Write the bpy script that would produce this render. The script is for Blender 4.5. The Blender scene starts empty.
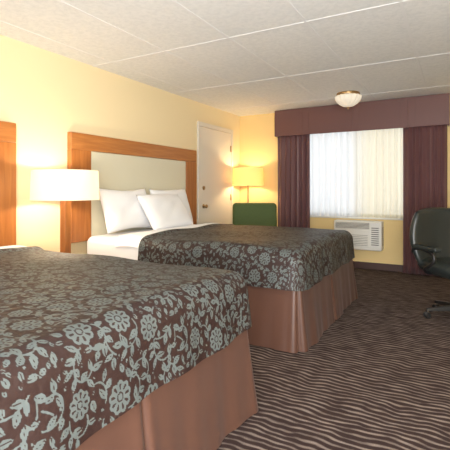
import bpy, bmesh, math, random
import numpy as np
from mathutils import Vector, Matrix
random.seed(4); rng=np.random.default_rng(7)
scn=bpy.context.scene
COL=scn.collection
XL,XR,YB,YF,ZC=-3.26,1.6,-1.8,6.31,2.45

# ---------------------------------------------------------------- materials
def lin(c):
    o=[]
    for v in c:
        v=v/255.0
        o.append(v/12.92 if v<=0.04045 else ((v+0.055)/1.055)**2.4)
    return (o[0],o[1],o[2],1.0)
def newmat(name):
    m=bpy.data.materials.new(name); m.use_nodes=True
    nt=m.node_tree; b=nt.nodes['Principled BSDF']
    return m,nt,b
def N(nt,t,**kw):
    n=nt.nodes.new(t)
    for k,v in kw.items(): setattr(n,k,v)
    return n
def mat(name,c,rough=0.6,metal=0.0,var=0.0,vscale=3.0,bump=0.0,bscale=60.0,sheen=0.0,spec=0.5,emit=None,estr=0.0,stretch=None):
    m,nt,b=newmat(name)
    b.inputs['Base Color'].default_value=lin(c)
    b.inputs['Roughness'].default_value=rough
    b.inputs['Metallic'].default_value=metal
    b.inputs['Specular IOR Level'].default_value=spec
    b.inputs['Sheen Weight'].default_value=sheen
    if emit:
        b.inputs['Emission Color'].default_value=lin(emit); b.inputs['Emission Strength'].default_value=estr
    tc=N(nt,'ShaderNodeTexCoord'); mp=N(nt,'ShaderNodeMapping')
    if stretch: mp.inputs['Scale'].default_value=stretch
    nt.links.new(tc.outputs['Object'],mp.inputs[0])
    no=N(nt,'ShaderNodeTexNoise'); no.inputs['Scale'].default_value=vscale; no.inputs['Detail'].default_value=4
    nt.links.new(mp.outputs[0],no.inputs['Vector'])
    mx=N(nt,'ShaderNodeMixRGB'); mx.blend_type='MIX'
    l=lin(c); d=(l[0]*(1-var),l[1]*(1-var),l[2]*(1-var),1); h=(min(1,l[0]*(1+var)),min(1,l[1]*(1+var)),min(1,l[2]*(1+var)),1)
    mx.inputs[1].default_value=d; mx.inputs[2].default_value=h
    nt.links.new(no.outputs['Fac'],mx.inputs[0]); nt.links.new(mx.outputs[0],b.inputs['Base Color'])
    if bump>0:
        n2=N(nt,'ShaderNodeTexNoise'); n2.inputs['Scale'].default_value=bscale; n2.inputs['Detail'].default_value=3
        nt.links.new(tc.outputs['Object'],n2.inputs['Vector'])
        bp=N(nt,'ShaderNodeBump'); bp.inputs['Strength'].default_value=bump; bp.inputs['Distance'].default_value=0.01
        nt.links.new(n2.outputs['Fac'],bp.inputs['Height']); nt.links.new(bp.outputs[0],b.inputs['Normal'])
    return m
def wood(name,c1,c2,scale=(2,2,18),rough=0.35):
    m,nt,b=newmat(name)
    tc=N(nt,'ShaderNodeTexCoord'); mp=N(nt,'ShaderNodeMapping'); mp.inputs['Scale'].default_value=scale
    no=N(nt,'ShaderNodeTexNoise'); no.inputs['Scale'].default_value=2.0; no.inputs['Detail'].default_value=6; no.inputs['Distortion'].default_value=0.6
    cr=N(nt,'ShaderNodeValToRGB'); cr.color_ramp.elements[0].position=0.3; cr.color_ramp.elements[1].position=0.7
    cr.color_ramp.elements[0].color=lin(c1); cr.color_ramp.elements[1].color=lin(c2)
    nt.links.new(tc.outputs['Object'],mp.inputs[0]); nt.links.new(mp.outputs[0],no.inputs['Vector'])
    nt.links.new(no.outputs['Fac'],cr.inputs[0]); nt.links.new(cr.outputs[0],b.inputs['Base Color'])
    b.inputs['Roughness'].default_value=rough
    return m
M={}
M['wall']=mat('wall_paint_cream',(235,217,176),0.75,var=0.01,bump=0.06,bscale=90)
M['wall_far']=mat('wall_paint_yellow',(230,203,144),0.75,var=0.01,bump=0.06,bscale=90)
M['door']=mat('door_paint',(216,210,198),0.5,var=0.02)
M['white']=mat('white_plastic',(216,214,206),0.45,var=0.02)
M['dark_slot']=mat('dark_grille',(96,94,88),0.6)
M['base']=mat('baseboard_brown',(66,40,34),0.5)
M['woodh']=wood('honey_wood_h',(158,96,46),(184,122,66),(10,1.2,14))
M['woodv']=wood('honey_wood_v',(148,88,40),(174,110,56),(10,14,1.2))
M['cream']=mat('headboard_upholstery',(212,206,182),0.7,var=0.03,bump=0.15,bscale=300)
M['linen']=mat('white_linen',(236,236,237),0.8,var=0.02,bump=0.12,bscale=14,sheen=0.2)
M['skirt']=mat('bed_skirt_satin',(84,57,46),0.38,var=0.08,vscale=2,bump=0.05,bscale=8,sheen=0.05)
M['curtain']=mat('curtain_satin',(100,66,68),0.45,var=0.06,sheen=0.1)
M['valance']=mat('valance_fabric',(104,69,66),0.5,var=0.06,sheen=0.1,bump=0.05,bscale=200)
M['metal']=mat('brushed_metal',(150,140,125),0.3,metal=1.0)
M['brass']=mat('antique_brass',(170,140,100),0.35,metal=1.0)
M['leather']=mat('black_leather',(38,43,42),0.34,var=0.15,bump=0.12,bscale=120)
M['black']=mat('black_plastic',(24,24,26),0.4)
M['green']=mat('green_upholstery',(76,92,50),0.8,var=0.12,vscale=30,bump=0.2,bscale=200)
M['tbar']=mat('ceiling_tbar',(226,227,228),0.6)
M['alu']=mat('window_frame_paint',(215,215,210),0.4)

def ceiling_mat():
    m,nt,b=newmat('ceiling_tile')
    tc=N(nt,'ShaderNodeTexCoord')
    n1=N(nt,'ShaderNodeTexNoise'); n1.inputs['Scale'].default_value=26; n1.inputs['Detail'].default_value=7; n1.inputs['Roughness'].default_value=0.7
    nt.links.new(tc.outputs['Object'],n1.inputs['Vector'])
    cr=N(nt,'ShaderNodeValToRGB'); cr.color_ramp.elements[0].position=0.35; cr.color_ramp.elements[1].position=0.6
    cr.color_ramp.elements[0].color=lin((218,220,221)); cr.color_ramp.elements[1].color=lin((230,231,231))
    nt.links.new(n1.outputs['Fac'],cr.inputs[0]); nt.links.new(cr.outputs[0],b.inputs['Base Color'])
    bp=N(nt,'ShaderNodeBump'); bp.inputs['Strength'].default_value=0.10; bp.inputs['Distance'].default_value=0.005
    nt.links.new(n1.outputs['Fac'],bp.inputs['Height']); nt.links.new(bp.outputs[0],b.inputs['Normal'])
    b.inputs['Roughness'].default_value=0.85
    return m
M['ceil']=ceiling_mat()
def carpet_mat():
    m,nt,b=newmat('striped_carpet')
    L=nt.links.new
    tc=N(nt,'ShaderNodeTexCoord'); sp=N(nt,'ShaderNodeSeparateXYZ'); L(tc.outputs['Object'],sp.inputs[0])
    mp=N(nt,'ShaderNodeMapping'); mp.inputs['Scale'].default_value=(5.5,3.5,1); L(tc.outputs['Object'],mp.inputs[0])
    n1=N(nt,'ShaderNodeTexNoise'); n1.inputs['Scale'].default_value=1.0; n1.inputs['Detail'].default_value=1.0
    L(mp.outputs[0],n1.inputs['Vector'])
    def ma(op,a,bb,c=None):
        n=N(nt,'ShaderNodeMath',operation=op)
        for i,v in enumerate([a,bb]+([c] if c is not None else [])):
            if hasattr(v,'is_output') : L(v,n.inputs[i])
            else: n.inputs[i].default_value=v
        return n.outputs[0]
    y=ma('MULTIPLY_ADD',n1.outputs['Fac'],0.09,sp.outputs['Y'])
    s=ma('SINE',ma('MULTIPLY',y,2*math.pi/0.040),0)
    mp2=N(nt,'ShaderNodeMapping'); mp2.inputs['Scale'].default_value=(8,30,1); L(tc.outputs['Object'],mp2.inputs[0])
    n2=N(nt,'ShaderNodeTexNoise'); n2.inputs['Scale'].default_value=1; n2.inputs['Detail'].default_value=2; L(mp2.outputs[0],n2.inputs['Vector'])
    s=ma('MULTIPLY_ADD',n2.outputs['Fac'],3.2,s)
    cr=N(nt,'ShaderNodeValToRGB')
    e=cr.color_ramp.elements; e[0].position=0.50; e[0].color=lin((64,50,48)); e[1].position=0.92; e[1].color=lin((154,139,130))
    s2=ma('MULTIPLY_ADD',s,0.30,0.03)
    L(s2,cr.inputs[0]); 
    n3=N(nt,'ShaderNodeTexNoise'); n3.inputs['Scale'].default_value=160; n3.inputs['Detail'].default_value=2; L(tc.outputs['Object'],n3.inputs['Vector'])
    mx=N(nt,'ShaderNodeMixRGB',blend_type='MULTIPLY'); mx.inputs[0].default_value=0.5
    L(cr.outputs[0],mx.inputs[1]); L(n3.outputs['Fac'],mx.inputs[2])
    L(mx.outputs[0],b.inputs['Base Color'])
    bp=N(nt,'ShaderNodeBump'); bp.inputs['Strength'].default_value=0.5; bp.inputs['Distance'].default_value=0.006
    L(n3.outputs['Fac'],bp.inputs['Height']); L(bp.outputs[0],b.inputs['Normal'])
    b.inputs['Roughness'].default_value=0.95; b.inputs['Specular IOR Level'].default_value=0.1
    return m
M['carpet']=carpet_mat()
def spread_mat():
    m,nt,b=newmat('floral_bedspread'); L=nt.links.new
    at=N(nt,'ShaderNodeAttribute'); at.attribute_name='ink'
    mx=N(nt,'ShaderNodeMixRGB'); mx.inputs[1].default_value=lin((46,31,28)); mx.inputs[2].default_value=lin((86,93,92))
    cr=N(nt,'ShaderNodeValToRGB'); cr.color_ramp.elements[0].position=0.35; cr.color_ramp.elements[1].position=0.65
    L(at.outputs['Fac'],cr.inputs[0]); L(cr.outputs[0],mx.inputs[0]); L(mx.outputs[0],b.inputs['Base Color'])
    tc=N(nt,'ShaderNodeTexCoord'); n=N(nt,'ShaderNodeTexNoise'); n.inputs['Scale'].default_value=20; n.inputs['Detail'].default_value=3
    L(tc.outputs['Object'],n.inputs['Vector'])
    bp=N(nt,'ShaderNodeBump'); bp.inputs['Strength'].default_value=0.35; bp.inputs['Distance'].default_value=0.02
    L(n.outputs['Fac'],bp.inputs['Height']); L(bp.outputs[0],b.inputs['Normal'])
    b.inputs['Roughness'].default_value=0.55; b.inputs['Specular IOR Level'].default_value=0.3
    return m
M['spread']=spread_mat()
def shade_mat(name,c,tr,emi,es):
    m,nt,b=newmat(name); L=nt.links.new
    out=nt.nodes['Material Output']; nt.nodes.remove(b)
    d=N(nt,'ShaderNodeBsdfDiffuse'); d.inputs[0].default_value=lin(c)
    t=N(nt,'ShaderNodeBsdfTranslucent'); t.inputs[0].default_value=lin(tr)
    mx=N(nt,'ShaderNodeMixShader'); mx.inputs[0].default_value=0.4
    e=N(nt,'ShaderNodeEmission'); e.inputs[0].default_value=lin(emi); e.inputs[1].default_value=es
    ad=N(nt,'ShaderNodeAddShader')
    L(d.outputs[0],mx.inputs[1]); L(t.outputs[0],mx.inputs[2]); L(mx.outputs[0],ad.inputs[0]); L(e.outputs[0],ad.inputs[1]); L(ad.outputs[0],out.inputs[0])
    return m
M['shade']=shade_mat('lamp_shade_fabric',(236,231,218),(242,236,220),(255,243,218),0.15)
M['shade2']=shade_mat('floor_lamp_shade_fabric',(236,218,172),(245,215,160),(255,216,140),0.22)
M['bowl']=shade_mat('frosted_bowl_glass',(235,232,225),(240,236,225),(255,240,215),0.3)
def sheer_mat():
    m,nt,b=newmat('sheer_curtain_fabric'); L=nt.links.new
    out=nt.nodes['Material Output']; nt.nodes.remove(b)
    tc=N(nt,'ShaderNodeTexCoord'); sp=N(nt,'ShaderNodeSeparateXYZ'); L(tc.outputs['Object'],sp.inputs[0])
    cr=N(nt,'ShaderNodeValToRGB'); 
    mr=N(nt,'ShaderNodeMapRange'); mr.inputs[1].default_value=-2.2; mr.inputs[2].default_value=-0.4; L(sp.outputs['X'],mr.inputs[0]); L(mr.outputs[0],cr.inputs[0])
    e=cr.color_ramp.elements; e[0].position=0.45; e[0].color=lin((230,232,234)); e[1].position=0.6; e[1].color=lin((230,222,198))
    d=N(nt,'ShaderNodeBsdfDiffuse'); t=N(nt,'ShaderNodeBsdfTranslucent'); tp=N(nt,'ShaderNodeBsdfTransparent')
    L(cr.outputs[0],d.inputs[0]); L(cr.outputs[0],t.inputs[0])
    m1=N(nt,'ShaderNodeMixShader'); m1.inputs[0].default_value=0.5; L(d.outputs[0],m1.inputs[1]); L(t.outputs[0],m1.inputs[2])
    lw=N(nt,'ShaderNodeLayerWeight'); lw.inputs[0].default_value=0.35
    mr2=N(nt,'ShaderNodeMapRange'); mr2.inputs[3].default_value=0.13; mr2.inputs[4].default_value=0.0; L(lw.outputs['Facing'],mr2.inputs[0])
    m2=N(nt,'ShaderNodeMixShader'); L(mr2.outputs[0],m2.inputs[0]); L(m1.outputs[0],m2.inputs[1]); L(tp.outputs[0],m2.inputs[2])
    L(m2.outputs[0],out.inputs[0]); return m
M['sheer']=sheer_mat()
def glass_mat():
    m,nt,b=newmat('window_glass'); L=nt.links.new
    out=nt.nodes['Material Output']; nt.nodes.remove(b)
    tp=N(nt,'ShaderNodeBsdfTransparent'); g=N(nt,'ShaderNodeBsdfGlossy'); g.inputs['Roughness'].default_value=0.02
    m1=N(nt,'ShaderNodeMixShader'); m1.inputs[0].default_value=0.06; L(tp.outputs[0],m1.inputs[1]); L(g.outputs[0],m1.inputs[2]); L(m1.outputs[0],out.inputs[0]); return m
M['glass']=glass_mat()

# ---------------------------------------------------------------- geometry helpers
def link(o,parent=None):
    COL.objects.link(o)
    if parent: o.parent=parent
    return o
def empty(name):
    o=bpy.data.objects.new(name,None); o.empty_display_size=0.1; return link(o)
def fin(bm,name,m,parent=None,smooth=False,bevel=0,seg=3,sub=0,mw=None):
    me=bpy.data.meshes.new(name); bm.normal_update(); bm.to_mesh(me); bm.free()
    if smooth:
        for p in me.polygons: p.use_smooth=True
    for mm in (m if isinstance(m,list) else [m]): me.materials.append(mm)
    o=bpy.data.objects.new(name,me); link(o,parent)
    if mw is not None: me.transform(mw)
    if bevel>0:
        b=o.modifiers.new('bevel','BEVEL'); b.width=bevel; b.segments=seg; b.limit_method='ANGLE'
        for p in me.polygons: p.use_smooth=True
        o.modifiers.new('wn','WEIGHTED_NORMAL').keep_sharp=True
    if sub: 
        s=o.modifiers.new('sub','SUBSURF'); s.levels=sub; s.render_levels=sub
    return o
def addbox(bm,lo,hi,mi=0):
    x0,y0,z0=lo; x1,y1,z1=hi
    v=[bm.verts.new(p) for p in [(x0,y0,z0),(x1,y0,z0),(x1,y1,z0),(x0,y1,z0),(x0,y0,z1),(x1,y0,z1),(x1,y1,z1),(x0,y1,z1)]]
    for f in [(0,3,2,1),(4,5,6,7),(0,1,5,4),(1,2,6,5),(2,3,7,6),(3,0,4,7)]:
        fc=bm.faces.new([v[i] for i in f]); fc.material_index=mi
def boxes(name,lst,m,parent=None,bevel=0,seg=3,mw=None,smooth=False):
    bm=bmesh.new()
    for lo,hi in lst: addbox(bm,lo,hi)
    return fin(bm,name,m,parent,bevel=bevel,seg=seg,mw=mw)
def lathe(name,prof,m,parent=None,seg=48,loc=(0,0,0),mw=None,ribs=0,ribamp=0.0,caps=True):
    bm=bmesh.new(); rows=[]
    for r,z in prof:
        row=[]
        for i in range(seg):
            a=2*math.pi*i/seg; rr=r*(1+ribamp*math.cos(ribs*a)) if ribs else r
            row.append(bm.verts.new((loc[0]+rr*math.cos(a),loc[1]+rr*math.sin(a),loc[2]+z)))
        rows.append(row)
    for a,b in zip(rows[:-1],rows[1:]):
        for i in range(seg):
            bm.faces.new([a[i],a[(i+1)%seg],b[(i+1)%seg],b[i]])
    if caps:
        for row in (rows[0],rows[-1]): bm.faces.new(row)
    bmesh.ops.recalc_face_normals(bm,faces=bm.faces)
    o=fin(bm,name,m,parent,smooth=True,mw=mw)
    e=o.modifiers.new('es','EDGE_SPLIT'); e.split_angle=math.radians(40)
    return o
def tube(name,pts,r,m,parent=None,mw=None,cyc=False):
    cu=bpy.data.curves.new(name,'CURVE'); cu.dimensions='3D'; cu.bevel_depth=r; cu.bevel_resolution=4; cu.use_fill_caps=True
    s=cu.splines.new('BEZIER'); s.bezier_points.add(len(pts)-1)
    for p,q in zip(s.bezier_points,pts):
        p.co=(mw@Vector(q)) if mw is not None else q; p.handle_left_type=p.handle_right_type='AUTO'
    s.use_cyclic_u=cyc
    cu.materials.append(m)
    o=bpy.data.objects.new(name,cu); return link(o,parent)

# ---------------------------------------------------------------- room
T=0.12
boxes('floor',[((XL-T,YB-T,-0.1),(XR+T,YF+T,0))],M['carpet'])
ceil=boxes('ceiling',[((XL-T,YB-T,ZC),(XR+T,YF+T,ZC+0.1))],M['ceil'])
boxes('wall_left',[((XL-T,YB-T,0),(XL,YF+T,ZC))],M['wall'])
boxes('wall_right',[((XR,YB-T,0),(XR+T,YF+T,ZC))],M['wall'])
boxes('wall_back',[((XL,YB-T,0),(XR,YB,ZC))],M['wall'])
WX0,WX1,WZ0,WZ1=-2.2,-0.4,0.765,2.14
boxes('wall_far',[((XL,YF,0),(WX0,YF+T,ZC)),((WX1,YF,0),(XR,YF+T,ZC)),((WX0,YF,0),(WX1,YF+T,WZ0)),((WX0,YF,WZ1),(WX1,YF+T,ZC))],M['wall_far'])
boxes('baseboard_far',[((XL+0.012,YF-0.012,0),(XR,YF,0.10))],M['base'],bevel=0.003)
boxes('baseboard_left',[((XL,YB,0),(XL+0.012,4.94,0.10)),((XL,6.04,0),(XL+0.012,YF,0.10))],M['base'],bevel=0.003)
boxes('baseboard_right',[((XR-0.012,YB,0),(XR,YF-0.012,0.10))],M['base'],bevel=0.003)
boxes('baseboard_back',[((XL+0.012,YB,0),(XR-0.012,YB+0.012,0.10))],M['base'],bevel=0.003)
# ceiling grid bars
bars=[]
x=-0.32-0.67*4
while x<XR-0.05:
    if x>XL+0.05: bars.append(((x-0.011,YB,ZC-0.003),(x+0.011,YF,ZC-0.0002)))
    x+=0.67
y=YF-0.62
while y>YB+0.1:
    bars.append(((XL,y-0.011,ZC-0.0034),(XR,y+0.011,ZC-0.0003))); y-=1.34
boxes('grid_bars',bars,M['tbar'],ceil)

# window
w=empty('window_1')
f=0.045
boxes('frame',[((WX0,YF+0.03,WZ0),(WX1,YF+0.09,WZ0+f)),((WX0,YF+0.03,WZ1-f),(WX1,YF+0.09,WZ1)),((WX0,YF+0.03,WZ0+f),(WX0+f,YF+0.09,WZ1-f)),((WX1-f,YF+0.03,WZ0+f),(WX1,YF+0.09,WZ1-f)),((-1.315,YF+0.035,WZ0+f),(-1.285,YF+0.085,WZ1-f))],M['alu'],w,bevel=0.003)
boxes('glass',[((WX0+f,YF+0.055,WZ0+f),(WX1-f,YF+0.06,WZ1-f))],M['glass'],w)
boxes('sill',[((WX0-0.03,YF-0.035,WZ0-0.025),(WX1+0.03,YF+0.03,WZ0))],M['white'],w,bevel=0.004)

def pleated(name,x0,x1,y,z0,z1,amp,n,m,parent=None,jit=0.4,cols=None,gather=0.0):
    cols=cols or n*14; rows=14
    bm=bmesh.new(); g=[]
    ph=[random.uniform(-jit,jit) for _ in range(n+3)]; am=[random.uniform(0.6,1.15) for _ in range(n+3)]
    for j in range(rows+1):
        t=j/rows; z=z1+(z0-z1)*t; row=[]
        for i in range(cols+1):
            s=i/cols; k=s*n; ki=int(k); fr=k-ki
            p=ph[ki]*(1-fr)+ph[ki+1]*fr; a=am[ki]*(1-fr)+am[ki+1]*fr
            yy=y+amp*a*(0.75+0.25*t)*math.sin(2*math.pi*k+p*1.5+0.3*math.sin(t*3+k))
            xx=x0+(x1-x0)*s+0.25*amp*math.sin(4*math.pi*k+p)
            row.append(bm.verts.new((xx,yy,z)))
        g.append(row)
    for j in range(rows):
        for i in range(cols): bm.faces.new([g[j][i],g[j+1][i],g[j+1][i+1],g[j][i+1]])
    return fin(bm,name,m,parent,smooth=True)
pleated('sheer_curtain',-2.1,-0.5,YF-0.065,WZ0+0.004,2.2,0.022,17,M['sheer'],jit=1.0)
cu=pleated('window_curtain',-2.50,-1.97,YF-0.135,0.012,2.12,0.030,6,M['curtain'])
cu.modifiers.new('s','SOLIDIFY').thickness=0.003
cu=pleated('window_curtain',-0.63,-0.09,YF-0.135,0.012,2.12,0.030,6,M['curtain'])
cu.modifiers.new('s','SOLIDIFY').thickness=0.003
# valance
v=empty('window_valance')
VX0,VX1,VY=-2.53,-0.06,YF-0.20
boxes('front_board',[((VX0,VY,2.03),(VX1,VY+0.025,ZC-0.006))],M['valance'],v,bevel=0.008)
boxes('side_return_left',[((VX0,VY+0.026,2.03),(VX0+0.02,YF-0.001,ZC-0.006))],M['valance'],v,bevel=0.004)
boxes('side_return_right',[((VX1-0.02,VY+0.026,2.03),(VX1,YF-0.001,ZC-0.006))],M['valance'],v,bevel=0.004)
for k,xx in enumerate((-2.05,-1.3,-0.56)):
    boxes('pleat_%d'%(k+1),[((xx-0.09,VY-0.007,2.026),(xx-0.003,VY,ZC-0.008)),((xx+0.003,VY-0.007,2.026),(xx+0.09,VY,ZC-0.008))],M['valance'],v,bevel=0.003)

# air conditioner
ac=empty('air_conditioner')
AX0,AX1,AY0,AY1,AZ0,AZ1=-1.58,-0.90,YF-0.20,YF-0.001,0.30,0.72
boxes('casing',[((AX0,AY0,AZ0),(AX1,AY1,AZ1))],M['white'],ac,bevel=0.02)
boxes('front_panel',[((AX0+0.02,AY0-0.012,AZ0+0.05),(AX1-0.17,AY0,AZ1-0.13))],M['white'],ac,bevel=0.006)
boxes('upper_grille_recess',[((AX0+0.03,AY0-0.003,AZ1-0.115),(AX1-0.17,AY0,AZ1-0.025))],M['dark_slot'],ac)
boxes('upper_louvers',[((AX0+0.03,AY0-0.012,AZ1-0.112+i*0.018),(AX1-0.17,AY0-0.003,AZ1-0.104+i*0.018)) for i in range(5)],M['white'],ac)
boxes('lower_louvers',[((AX0+0.04,AY0-0.016,AZ0+0.07+i*0.024),(AX1-0.19,AY0-0.012,AZ0+0.075+i*0.024)) for i in range(7)],M['dark_slot'],ac)
boxes('side_vents',[((AX1-0.001,AY0+0.04,AZ0+0.08+i*0.03),(AX1+0.002,AY1-0.04,AZ0+0.09+i*0.03)) for i in range(9)],M['dark_slot'],ac)
boxes('control_panel',[((AX1-0.15,AY0-0.006,AZ0+0.05),(AX1-0.03,AY0,AZ1-0.03))],M['alu'],ac,bevel=0.004)
boxes('control_slots',[((AX1-0.14,AY0-0.009,AZ0+0.08+i*0.03),(AX1-0.04,AY0-0.006,AZ0+0.092+i*0.03)) for i in range(9)],M['dark_slot'],ac)

# door
d=empty('door_1')
DY0,DY1,DZ=5.02,5.95,2.10
boxes('slab',[((XL+0.001,DY0,0.008),(XL+0.022,DY1,DZ))],M['door'],d,bevel=0.003)
boxes('casing',[((XL+0.001,DY0-0.07,0),(XL+0.03,DY0-0.004,DZ+0.07)),((XL+0.001,DY1+0.004,0),(XL+0.03,DY1+0.07,DZ+0.07)),((XL+0.001,DY0-0.004,DZ+0.004),(XL+0.03,DY1+0.004,DZ+0.07))],M['door'],d,bevel=0.006)
RY=Matrix.Rotation(math.radians(90),4,'Y')
def wallknob(name,y,z,prof,m):
    return lathe(name,prof,m,d,seg=24,mw=Matrix.Translation((XL+0.022,y,z))@RY)
wallknob('knob',DY0+0.08,0.93,[(0.001,0.001),(0.032,0.001),(0.032,0.006),(0.012,0.012),(0.012,0.03),(0.026,0.04),(0.028,0.055),(0.018,0.066),(0.001,0.068)],M['brass'])
wallknob('deadbolt',DY0+0.08,1.20,[(0.001,0.001),(0.03,0.001),(0.03,0.012),(0.022,0.018),(0.001,0.019)],M['brass'])
for k,z in enumerate((0.25,1.05,1.85)):
    boxes('hinge_%d'%(k+1),[((XL+0.023,DY1-0.03,z-0.05),(XL+0.034,DY1+0.002,z+0.05))],M['brass'],d,bevel=0.003)

# ---------------------------------------------------------------- headboards
def headboard(y0,y1):
    h=empty('headboard'); xb=XL+0.001; xf=XL+0.06; z0,z1=0.66,1.73; sw=0.25; rw=0.165
    boxes('stile_left',[((xb,y0,z0),(xf,y0+sw,z1-rw))],M['woodv'],h,bevel=0.006)
    boxes('stile_right',[((xb,y1-sw,z0),(xf,y1,z1-rw))],M['woodv'],h,bevel=0.006)
    boxes('top_rail',[((xb,y0,z1-rw),(xf,y1,z1))],M['woodh'],h,bevel=0.006)
    boxes('upholstered_panel',[((xb,y0+sw,z0),(xf-0.012,y1-sw,z1-rw))],M['cream'],h,bevel=0.012)
headboard(2.68,4.86); headboard(-0.06,2.12)

# ---------------------------------------------------------------- floral pattern
S=0.66; NP=528
gx=(np.arange(NP)+0.5)*S/NP; X,Y=np.meshgrid(gx,gx,indexing='ij')
ink=np.zeros((NP,NP)); occ=np.zeros((NP,NP),bool)
def wrp(cx,cy): return (X-cx+S/2)%S-S/2,(Y-cy+S/2)%S-S/2
flw=[]; tries=0
while len(flw)<12 and tries<6000:
    tries+=1; p=rng.uniform(0,S,2); R=rng.uniform(0.042,0.056)
    ok=True
    for q in flw:
        dx=(p[0]-q[0]+S/2)%S-S/2; dy=(p[1]-q[1]+S/2)%S-S/2
        if math.hypot(dx,dy)<0.14: ok=False;break
    if ok: flw.append((p[0],p[1],R))
for cx,cy,R in flw:
    dx,dy=wrp(cx,cy); r=np.hypot(dx,dy); n=rng.integers(8,11); th=np.arctan2(dy,dx)+rng.uniform(0,6)
    c=np.abs(np.cos(n*th/2)); edge=R*(0.80+0.20*c**0.7)
    fl=(r<edge)
    cell=(r>0.42*R)&(r<0.80*R)&(np.abs(np.sin(n*th/2))<0.52)
    gap=(np.abs(np.cos(n*th/2))*r*2/n<0.0016)&(r>0.86*R)
    ring=(r>0.2*R)&(r<0.30*R)
    ink[fl]=1; ink[(gap|cell|ring)&fl]=0
    occ|=(r<R+0.006)
def isocc(x,y): return occ[int((x%S)/S*NP)%NP,int((y%S)/S*NP)%NP]
def leaf(cx,cy,a,L,W,force=False):
    dx,dy=wrp(cx+math.cos(a)*L/2,cy+math.sin(a)*L/2)
    s=(dx*math.cos(a)+dy*math.sin(a))/L+0.5; t=-dx*math.sin(a)+dy*math.cos(a)
    sc=np.clip(s,0,1); hw=W*np.sin(np.pi*sc**0.75)
    ins=(s>0)&(s<1)&(np.abs(t)<hw)
    big=(s>0.1)&(s<1.05)&(np.abs(t)<hw+0.003)
    if (occ&big).sum()>0.05*big.sum(): return False
    ink[ins]=1
    ink[ins&(np.abs(t)<0.0014)&(s>0.18)&(s<0.85)]=0
    occ[:]|=big
    return True
for it in range(110):
    if it<len(flw)*3:
        cx,cy,R=flw[it%len(flw)]; a0=rng.uniform(0,6.28); x=cx+(R+0.008)*math.cos(a0); y=cy+(R+0.008)*math.sin(a0); dirn=a0+rng.choice([-1,1])*0.8
    else: x,y=rng.uniform(0,S,2); dirn=rng.uniform(0,6.28)
    if isocc(x,y): continue
    curv=rng.choice([-1,1])*rng.uniform(8,16); pts=[]
    for st in range(48):
        pts.append((x,y,dirn)); dirn+=curv*0.004*(1+st*0.03); x+=0.004*math.cos(dirn); y+=0.004*math.sin(dirn)
        if isocc(x,y): break
    if len(pts)<8: continue
    m_=np.zeros_like(occ)
    for (px,py,_) in pts:
        dx,dy=wrp(px,py); m_|=(dx*dx+dy*dy<0.0033**2)
    ink[m_]=1
    for k in range(3,len(pts),7):
        px,py,dd=pts[k]
        for sg in (-1,1):
            a=dd+sg*rng.uniform(0.7,1.1); leaf(px+0.004*math.cos(a),py+0.004*math.sin(a),a,rng.uniform(0.032,0.052),rng.uniform(0.009,0.013))
    occ|=m_
for it in range(1600):
    x,y=rng.uniform(0,S,2)
    L=rng.uniform(0.022,0.048) if it<900 else rng.uniform(0.014,0.022)
    leaf(x,y,rng.uniform(0,6.28),L,L*0.28)
ink=(ink*2+np.roll(ink,1,0)+np.roll(ink,-1,0)+np.roll(ink,1,1)+np.roll(ink,-1,1))/6
def sample(a,b):
    a=a*1.1; b=b*1.1
    u=(a/S*NP-0.5)%NP; v=(b/S*NP-0.5)%NP
    i=np.floor(u).astype(int)%NP; j=np.floor(v).astype(int)%NP; fu=u-np.floor(u); fv=v-np.floor(v)
    i2=(i+1)%NP; j2=(j+1)%NP
    return ink[i,j]*(1-fu)*(1-fv)+ink[i2,j]*fu*(1-fv)+ink[i,j2]*(1-fu)*fv+ink[i2,j2]*fu*fv

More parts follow.
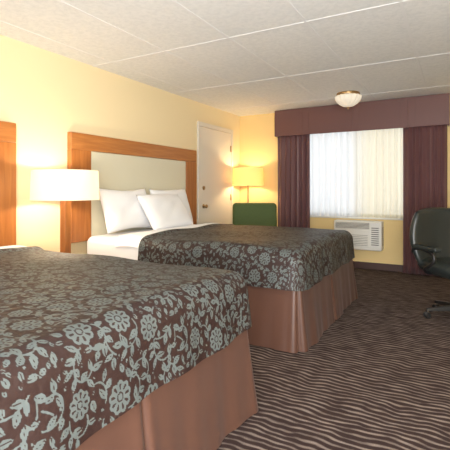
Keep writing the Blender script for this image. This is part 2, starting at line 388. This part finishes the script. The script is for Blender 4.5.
def spread(x0,xf,y0,y1,zt,hem,res,parent,seed):
    r=0.09; dm=r*math.pi/2+(zt-r-hem)
    A=np.arange(x0,xf-r+dm+res,res); B=np.arange(y0+r-dm,y1-r+dm+res,res)
    a,b=np.meshgrid(A,B,indexing='ij')
    qx=np.minimum(a,xf-r); qy=np.clip(b,y0+r,y1-r)
    dx=a-qx; dy=b-qy; dc=np.minimum(np.maximum(np.abs(dx),np.abs(dy)),dm); de=np.hypot(dx,dy); de[de==0]=1
    nx=dx/de; ny=dy/de
    arc=dc<r*math.pi/2
    out=np.where(arc,r*np.sin(np.minimum(dc/r,math.pi/2)),r)
    drop=np.where(arc,r*(1-np.cos(np.minimum(dc/r,math.pi/2))),r+dc-r*math.pi/2)
    fr=np.clip(drop/(zt-hem),0,1)
    rs=np.random.default_rng(seed)
    per=qx*1.0+qy*1.0+np.arctan2(ny,np.maximum(nx,0)+1e-6)*0.12*(dc>0)
    rip=np.zeros_like(a)
    for k in range(5):
        w=rs.uniform(6,22); rip+=np.sin(per*w+rs.uniform(0,6))*rs.uniform(0.2,0.5)
    out=out+fr**1.2*(0.026+0.010*rip)
    x=qx+nx*out; y=qy+ny*out; z=zt-drop
    yc=(qy-(y0+y1)/2)/((y1-y0)/2)
    und=np.zeros_like(a)
    for k in range(8):
        w1,w2=rs.uniform(-9,9,2); und+=np.sin(a*w1+b*w2+rs.uniform(0,6))
    top=(1-fr)
    z=z+top*(0.0026*und+0.025*(1-yc**4))
    z+=0.02*np.exp(-((a-x0-0.03)/0.03)**2)*top
    z+=fr*0.004*np.sin(per*9)
    nA,nB=a.shape
    co=np.stack([x,y,z],-1).reshape(-1,3)
    idx=np.arange(nA*nB).reshape(nA,nB)
    q=np.stack([idx[:-1,:-1],idx[1:,:-1],idx[1:,1:],idx[:-1,1:]],-1).reshape(-1,4)
    me=bpy.data.meshes.new('bedspread')
    me.vertices.add(len(co)); me.vertices.foreach_set('co',co.astype(np.float32).ravel())
    me.loops.add(q.size); me.loops.foreach_set('vertex_index',q.astype(np.int32).ravel())
    me.polygons.add(len(q)); me.polygons.foreach_set('loop_start',np.arange(0,q.size,4,dtype=np.int32)); 
    try: me.polygons.foreach_set('loop_total',np.full(len(q),4,dtype=np.int32))
    except Exception: pass
    me.polygons.foreach_set('use_smooth',np.ones(len(q),dtype=bool))
    me.update(calc_edges=True); me.validate()
    at=me.attributes.new('ink','FLOAT','POINT')
    at.data.foreach_set('value',sample(qx+nx*dc+seed*0.17,qy+ny*dc+seed*0.11).astype(np.float32).ravel())
    me.materials.append(M['spread'])
    o=bpy.data.objects.new('bedspread',me); return link(o,parent)

def skirt(xf,y0,y1,ztop,parent,seed):
    rs=random.Random(seed); c=0.05; xh=XL+0.075
    pts=[]; step=0.012
    L1=(xf-c)-xh; n=int(L1/step)
    for i in range(n): pts.append((xh+L1*i/n,y0,0,-1))
    for i in range(9):
        t=math.pi/2*i/8; pts.append((xf-c+c*math.sin(t),y0+c-c*math.cos(t),math.sin(t),-math.cos(t)))
    L2=(y1-y0-2*c); n=int(L2/step)
    for i in range(1,n): pts.append((xf,y0+c+L2*i/n,1,0))
    for i in range(9):
        t=math.pi/2*i/8; pts.append((xf-c+c*math.cos(t),y1-c+c*math.sin(t),math.cos(t),math.sin(t)))
    n=int(L1/step)
    for i in range(1,n): pts.append((xf-c-L1*i/n,y1,0,1))
    ph=[rs.uniform(0,6) for _ in range(4)]
    bm=bmesh.new(); rows=12; g=[]
    dist=[0]
    for p,q in zip(pts[:-1],pts[1:]): dist.append(dist[-1]+math.hypot(q[0]-p[0],q[1]-p[1]))
    corner1=L1+c*0.8; corner2=corner1+L2+c*1.57; mid=corner1+L2/2
    for j in range(rows+1):
        t=j/rows; z=ztop+(0.008-ztop)*t; row=[]
        for (x,y,nx,ny),sd in zip(pts,dist):
            o=0.046*t**1.2+0.005*math.sin(sd*17+ph[0])*(0.3+t)+0.008*math.sin(sd*9+ph[1])*t+0.004*math.sin(sd*37+ph[2]+t)*t
            for cc in (corner1,corner2,mid):
                dd=sd-cc
                o-=0.035*math.exp(-(dd/0.010)**2)*(0.5+0.5*t)
                o+=0.012*math.exp(-((abs(dd)-0.035)/0.025)**2)*t
            row.append(bm.verts.new((x+nx*o,y+ny*o,z)))
        g.append(row)
    for j in range(rows):
        for i in range(len(pts)-1): bm.faces.new([g[j][i],g[j+1][i],g[j+1][i+1],g[j][i+1]])
    bmesh.ops.recalc_face_normals(bm,faces=bm.faces)
    return fin(bm,'bed_skirt',M['skirt'],parent,smooth=True)

def bed(x0,xf,y0,y1,res,seed):
    b=empty('double_bed'); zt=0.73; hem=0.445; xh=XL+0.07
    boxes('box_spring',[((xh,y0+0.05,0.10),(xf-0.06,y1-0.05,0.42))],M['linen'],b,bevel=0.02)
    boxes('bed_feet',[((px,py,0.0),(px+0.05,py+0.05,0.10)) for px in (xh+0.1,xf-0.25) for py in (y0+0.15,y1-0.2)],M['black'],b)
    boxes('mattress',[((xh,y0+0.022,0.425),(xf-0.03,y1-0.022,zt-0.012))],M['linen'],b,bevel=0.075,seg=6)
    skirt(xf-0.012,y0+0.012,y1-0.012,hem+0.06,b,seed)
    spread(x0,xf,y0,y1,zt,hem,res,b,seed)
    bm=bmesh.new(); n=50; g=[]
    for i in range(n+1):
        ty=i/n; row=[]
        for k in range(9):
            tx=k/8; yy=y0+0.0+ty*(y1-y0)
            e=min(yy-y0,y1-yy); r=0.09
            dz=0 if e>r else r-math.sqrt(max(0,r*r-(r-e)**2))
            xx=x0-0.30+tx*0.33
            zz=zt+0.004-dz+0.012*math.sin(math.pi*tx)+0.003*math.sin(yy*13+tx*5)+0.018*(1-((yy-(y0+y1)/2)/((y1-y0)/2))**4)
            row.append(bm.verts.new((xx,yy,zz)))
        g.append(row)
    for i in range(n):
        for k in range(8): bm.faces.new([g[i][k],g[i][k+1],g[i+1][k+1],g[i+1][k]])
    fin(bm,'folded_sheet',M['linen'],b,smooth=True)
    return b
bed(-2.70,-0.96,0.32,2.00,0.0042,1)
bed(-2.46,-0.96,2.80,4.57,0.0068,5)

def pillow(c,H,Wd,w,h,t,seed):
    rs=random.Random(seed); n1,n2=34,26
    Hv=Vector(H).normalized(); Wv=Vector(Wd).normalized(); Nv=Wv.cross(Hv).normalized()
    if Nv.x<0: Nv=-Nv
    ph=[rs.uniform(0,6) for _ in range(6)]
    bm=bmesh.new(); G=[]
    for side in (1,-1):
        g=[]
        for i in range(n1+1):
            row=[]
            for j in range(n2+1):
                u=-1+2*i/n1; v=-1+2*j/n2
                if side==-1 and (i in(0,n1) or j in(0,n2)): row.append(G[0][i][j]); continue
                hgt=t*((1-u**4)*(1-v**4))**0.6
                hgt+=0.006*math.sin(5*u+3*v+ph[0])*(1-u*u)*(1-v*v)+0.004*math.sin(9*u-7*v+ph[1])*(1-u*u)*(1-v*v)
                pu=u*(1-0.07*(1-v*v)*abs(u)**3) ; pv=v*(1-0.08*(1-u*u)*abs(v)**3)
                p=Vector(c)+Wv*(pu*w/2)+Hv*(pv*h/2+0.01*math.sin(3*u+ph[2])*v*0.5)+Nv*(side*hgt)
                row.append(bm.verts.new(p))
            g.append(row)
        G.append(g)
    for s,g in enumerate(G):
        for i in range(n1):
            for j in range(n2): bm.faces.new([g[i][j],g[i+1][j],g[i+1][j+1],g[i][j+1]])
    bmesh.ops.recalc_face_normals(bm,faces=bm.faces)
    return fin(bm,'pillow',M['linen'],smooth=True)
pillow((-3.03,3.27,0.965),(-0.30,0,0.95),(0,1,0),0.72,0.46,0.075,1)
pillow((-3.03,4.06,0.965),(-0.30,0,0.95),(0,1,0),0.72,0.46,0.075,2)
pillow((-2.84,3.70,0.93),(-0.55,0.0,0.83),(-0.03,1,0),0.78,0.46,0.08,3)
pillow((-3.03,0.62,0.965),(-0.30,0,0.95),(0,1,0),0.70,0.46,0.075,4)
pillow((-3.03,1.36,0.965),(-0.30,0,0.95),(0,1,0),0.70,0.46,0.075,5)

# ---------------------------------------------------------------- nightstand + lamp
NT=0.56
ns=empty('nightstand')
boxes('body',[((XL+0.015,2.16,0.06),(-2.76,2.62,NT-0.03))],M['woodv'],ns,bevel=0.004)
boxes('top',[((XL+0.013,2.14,NT-0.03),(-2.74,2.64,NT))],M['woodh'],ns,bevel=0.005)
boxes('plinth',[((XL+0.03,2.18,0.0),(-2.79,2.60,0.06))],M['base'],ns)
boxes('drawer_1',[((-2.76,2.18,0.32),(-2.745,2.60,0.51))],M['woodh'],ns,bevel=0.003)
boxes('drawer_2',[((-2.76,2.18,0.09),(-2.745,2.60,0.30))],M['woodh'],ns,bevel=0.003)
for k,z in enumerate((0.42,0.20)):
    tube('handle_%d'%(k+1),[(-2.745,2.33,z),(-2.725,2.345,z),(-2.725,2.435,z),(-2.745,2.45,z)],0.004,M['metal'],ns)
def shade(name,c,r0,r1,z0,z1,m,parent):
    th=0.003
    return lathe(name,[(r0,z0),(r1,z1),(r1-th,z1),(r0-th,z0),(r0,z0)],m,parent,seg=64,loc=(c[0],c[1],0),caps=False)
def light(name,loc,e,c,rad,parent=None):
    l=bpy.data.lights.new(name,'POINT'); l.energy=e; l.color=c; l.shadow_soft_size=rad
    o=bpy.data.objects.new(name,l); o.location=loc; return link(o,parent)
tl=empty('table_lamp'); lc=(-2.90,2.37)
boxes('base',[((lc[0]-0.085,lc[1]-0.085,NT+0.001),(lc[0]+0.085,lc[1]+0.085,NT+0.025))],M['woodh'],tl,bevel=0.004)
boxes('post',[((lc[0]-0.032,lc[1]-0.032,NT+0.025),(lc[0]+0.032,lc[1]+0.032,1.10))],M['woodv'],tl,bevel=0.004)
lathe('socket',[(0.016,1.10),(0.016,1.17),(0.012,1.175)],M['brass'],tl,seg=20,loc=(*lc,0))
shade('shade',lc,0.278,0.268,1.085,1.335,M['shade'],tl)
tube('shade_spider',[(lc[0]-0.266,lc[1],1.322),(lc[0],lc[1],1.322),(lc[0]+0.266,lc[1],1.322)],0.003,M['brass'],tl)
tube('shade_support',[(lc[0]+0.014,lc[1],1.16),(lc[0]+0.05,lc[1],1.24),(lc[0],lc[1],1.322)],0.0025,M['brass'],tl)
light('bulb',(lc[0],lc[1],1.22),18,(1.0,0.82,0.60),0.05,tl)

fl=empty('floor_lamp'); fc=(-2.95,6.0)
lathe('base',[(0.001,0.0),(0.14,0.0),(0.14,0.015),(0.03,0.03),(0.012,0.04),(0.012,1.25)],M['brass'],fl,loc=(*fc,0))
shade('shade',fc,0.262,0.245,1.24,1.53,M['shade2'],fl)
tube('shade_spider',[(fc[0]-0.243,fc[1],1.515),(fc[0],fc[1],1.515),(fc[0]+0.243,fc[1],1.515)],0.003,M['brass'],fl)
tube('shade_support',[(fc[0]+0.01,fc[1],1.25),(fc[0]+0.045,fc[1],1.38),(fc[0],fc[1],1.515)],0.0025,M['brass'],fl)
light('bulb',(fc[0],fc[1],1.39),17,(1.0,0.74,0.43),0.05,fl)

# ceiling light
cl=empty('ceiling_light'); cc=(-1.23,5.5)
lathe('brass_pan',[(0.001,ZC-0.0005),(0.145,ZC-0.0005),(0.15,ZC-0.012),(0.145,ZC-0.028),(0.12,ZC-0.035),(0.001,ZC-0.035)],M['brass'],cl,loc=(*cc,0),caps=False)
lathe('glass_bowl',[(0.150,ZC-0.036),(0.166,ZC-0.05),(0.162,ZC-0.075),(0.145,ZC-0.11),(0.11,ZC-0.145),(0.07,ZC-0.17),(0.02,ZC-0.18),(0.001,ZC-0.181)],M['bowl'],cl,seg=96,loc=(*cc,0),ribs=16,ribamp=0.045,caps=False)
lathe('finial',[(0.001,ZC-0.215),(0.009,ZC-0.21),(0.012,ZC-0.2),(0.018,ZC-0.185),(0.001,ZC-0.182)],M['brass'],cl,seg=20,loc=(*cc,0),caps=False)

# ---------------------------------------------------------------- armchair
def armchair(c,rot):
    e=empty('armchair'); mw=Matrix.Translation((c[0],c[1],0))@Matrix.Rotation(rot,4,'Z')
    boxes('seat_cushion',[((-0.26,-0.33,0.31),(0.26,0.20,0.46))],M['green'],e,bevel=0.05,seg=5,mw=mw)
    boxes('seat_base',[((-0.33,-0.32,0.12),(0.33,0.30,0.305))],M['green'],e,bevel=0.03,mw=mw)
    bk=Matrix.Translation((0,0.25,0.46))@Matrix.Rotation(math.radians(-10),4,'X')@Matrix.Translation((0,-0.25,-0.46))
    boxes('backrest',[((-0.34,0.19,0.30),(0.34,0.32,0.98))],M['green'],e,bevel=0.06,seg=6,mw=mw@bk)
    for k,sx in enumerate((-1,1)):
        xa,xb=sorted((sx*0.265,sx*0.37))
        boxes('arm_%d'%(k+1),[((xa,-0.34,0.12),(xb,0.22,0.62))],M['green'],e,bevel=0.04,seg=5,mw=mw)
    boxes('legs',[((sx*0.29-0.025,sy-0.025,0.0),(sx*0.29+0.025,sy+0.025,0.125)) for sx in(-1,1) for sy in(-0.27,0.24)],M['base'],e,mw=mw)
armchair((-2.54,5.42),math.radians(28))

# ---------------------------------------------------------------- office chair
def office_chair(c,rot):
    e=empty('office_chair'); mw=Matrix.Translation((c[0],c[1],0))@Matrix.Rotation(rot,4,'Z')
    lathe('gas_column',[(0.028,0.10),(0.028,0.26),(0.018,0.26),(0.018,0.38)],M['black'],e,seg=24,mw=mw)
    lathe('hub',[(0.04,0.075),(0.05,0.085),(0.045,0.13),(0.03,0.14)],M['black'],e,seg=24,mw=mw)
    for k in range(5):
        a=2*math.pi*k/5+0.35; R=Matrix.Rotation(a,4,'Z')
        bm=bmesh.new()
        P=[(0.03,0.028,0.075,0.125),(0.16,0.024,0.072,0.112),(0.30,0.017,0.066,0.09)]
        rows=[[bm.verts.new(p) for p in ((x,-w,z0),(x,w,z0),(x,w*0.7,z1),(x,-w*0.7,z1))] for x,w,z0,z1 in P]
        for r0,r1 in zip(rows[:-1],rows[1:]):
            for i in range(4): bm.faces.new([r0[i],r0[(i+1)%4],r1[(i+1)%4],r1[i]])
        bm.faces.new(rows[0]); bm.faces.new(rows[-1]); bmesh.ops.recalc_face_normals(bm,faces=bm.faces)
        fin(bm,'leg_%d'%(k+1),M['black'],e,bevel=0.004,mw=mw@R)
        Wm=mw@R@Matrix.Translation((0.295,0,0.028))@Matrix.Rotation(math.radians(90),4,'X')
        lathe('caster_%d'%(k+1),[(0.001,-0.026),(0.022,-0.026),(0.028,-0.02),(0.028,-0.005),(0.02,-0.003),(0.02,0.003),(0.028,0.005),(0.028,0.02),(0.022,0.026),(0.001,0.026)],M['black'],e,seg=24,mw=Wm,caps=False)
        lathe('caster_stem_%d'%(k+1),[(0.008,0.05),(0.008,0.075)],M['metal'],e,seg=12,mw=mw@R@Matrix.Translation((0.29,0,0)))
    boxes('mechanism',[((-0.09,-0.10,0.37),(0.09,0.16,0.405))],M['black'],e,bevel=0.01,mw=mw)
    def cushion(name,w,dp,t,f,mwl):
        bm=bmesh.new(); n=24; G=[]
        for side in (1,-1):
            g=[]
            for i in range(n+1):
                row=[]
                for j in range(n+1):
                    u=-1+2*i/n; v=-1+2*j/n
                    if side==-1 and (i in(0,n) or j in(0,n)): row.append(G[0][i][j]); continue
                    su=u*math.sqrt(1-0.22*v*v); sv=v*math.sqrt(1-0.22*u*u)
                    h=t*((1-u**6)*(1-v**6))**0.5
                    row.append(bm.verts.new(f(su*w/2,sv*dp/2,side*h,u,v)))
                g.append(row)
            G.append(g)
        for g in G:
            for i in range(n):
                for j in range(n): bm.faces.new([g[i][j],g[i+1][j],g[i+1][j+1],g[i][j+1]])
        bmesh.ops.recalc_face_normals(bm,faces=bm.faces)
        return fin(bm,name,M['leather'],e,smooth=True,mw=mwl)
    cushion('seat',0.60,0.58,0.075,lambda x,y,z,u,v:(x,y,0.45+z-0.03*max(0,-v-0.4)**2+0.02*u*u),mw)
    def bf(x,y,z,u,v):
        hz=0.715+y; dep=0.27+0.10*(y+0.24)*0.9-0.09*u*u+z+0.02*math.cos(v*2)
        return (x*(1-0.06*v*v),dep,hz)
    cushion('backrest',0.70,0.57,0.06,bf,mw)
    boxes('back_bracket',[((-0.035,0.15,0.37),(0.035,0.32,0.39)),((-0.035,0.305,0.37),(0.035,0.335,0.62))],M['black'],e,bevel=0.006,mw=mw)
    for k,sx in enumerate((-1,1)):
        tube('arm_frame_%d'%(k+1),[(sx*0.20,0.05,0.41),(sx*0.33,0.05,0.44),(sx*0.345,-0.08,0.58),(sx*0.34,0.02,0.625),(sx*0.33,0.20,0.62),(sx*0.29,0.27,0.58)],0.016,M['black'],e,mw=mw)
        xa,xb=sx*0.34-0.038,sx*0.34+0.038
        boxes('arm_pad_%d'%(k+1),[((xa,-0.13,0.63),(xb,0.16,0.67))],M['leather'],e,bevel=0.014,mw=mw)
office_chair((0.045,4.28),math.radians(42))

# ---------------------------------------------------------------- lights & world
def area(name,loc,target,e,sx,sy,c=(1,1,1)):
    l=bpy.data.lights.new(name,'AREA'); l.shape='RECTANGLE'; l.size=sx; l.size_y=sy; l.energy=e; l.color=c
    o=bpy.data.objects.new(name,l); o.location=loc
    o.rotation_euler=(Vector(target)-Vector(loc)).to_track_quat('-Z','Y').to_euler(); link(o)
area('room_fill',(0.7,-1.3,1.7),(-1.8,4.5,1.2),78,2.0,1.3,(1.0,0.98,0.94))  # added soft fill behind the camera, not a fixture of the room
area('ceiling_bounce_fill',(0.3,-0.7,1.0),(-0.8,3.3,2.45),190,1.6,1.4,(0.98,0.99,1.0))  # unseen uplight added to brighten the ceiling
wd=bpy.data.worlds.new('World'); scn.world=wd; wd.use_nodes=True
bg=wd.node_tree.nodes['Background']
sky=wd.node_tree.nodes.new('ShaderNodeTexSky'); sky.sky_type='HOSEK_WILKIE'; sky.turbidity=8; sky.sun_direction=(0.3,-0.5,0.8)
mxw=wd.node_tree.nodes.new('ShaderNodeMixRGB'); mxw.inputs[0].default_value=0.75; mxw.inputs[2].default_value=(0.95,0.98,1,1)
wd.node_tree.links.new(sky.outputs[0],mxw.inputs[1]); wd.node_tree.links.new(mxw.outputs[0],bg.inputs[0]); bg.inputs[1].default_value=2.5

# ---------------------------------------------------------------- camera
cam=bpy.data.cameras.new('camera'); cam.sensor_width=36; cam.lens=36*408/450; cam.shift_y=-35/450; cam.clip_start=0.05
co=bpy.data.objects.new('camera',cam); co.location=(0,0,1.17); co.rotation_euler=(math.radians(90),0,math.radians(29.4)); link(co)
scn.camera=co
scn.view_settings.view_transform='Standard'
scn.view_settings.look='None'
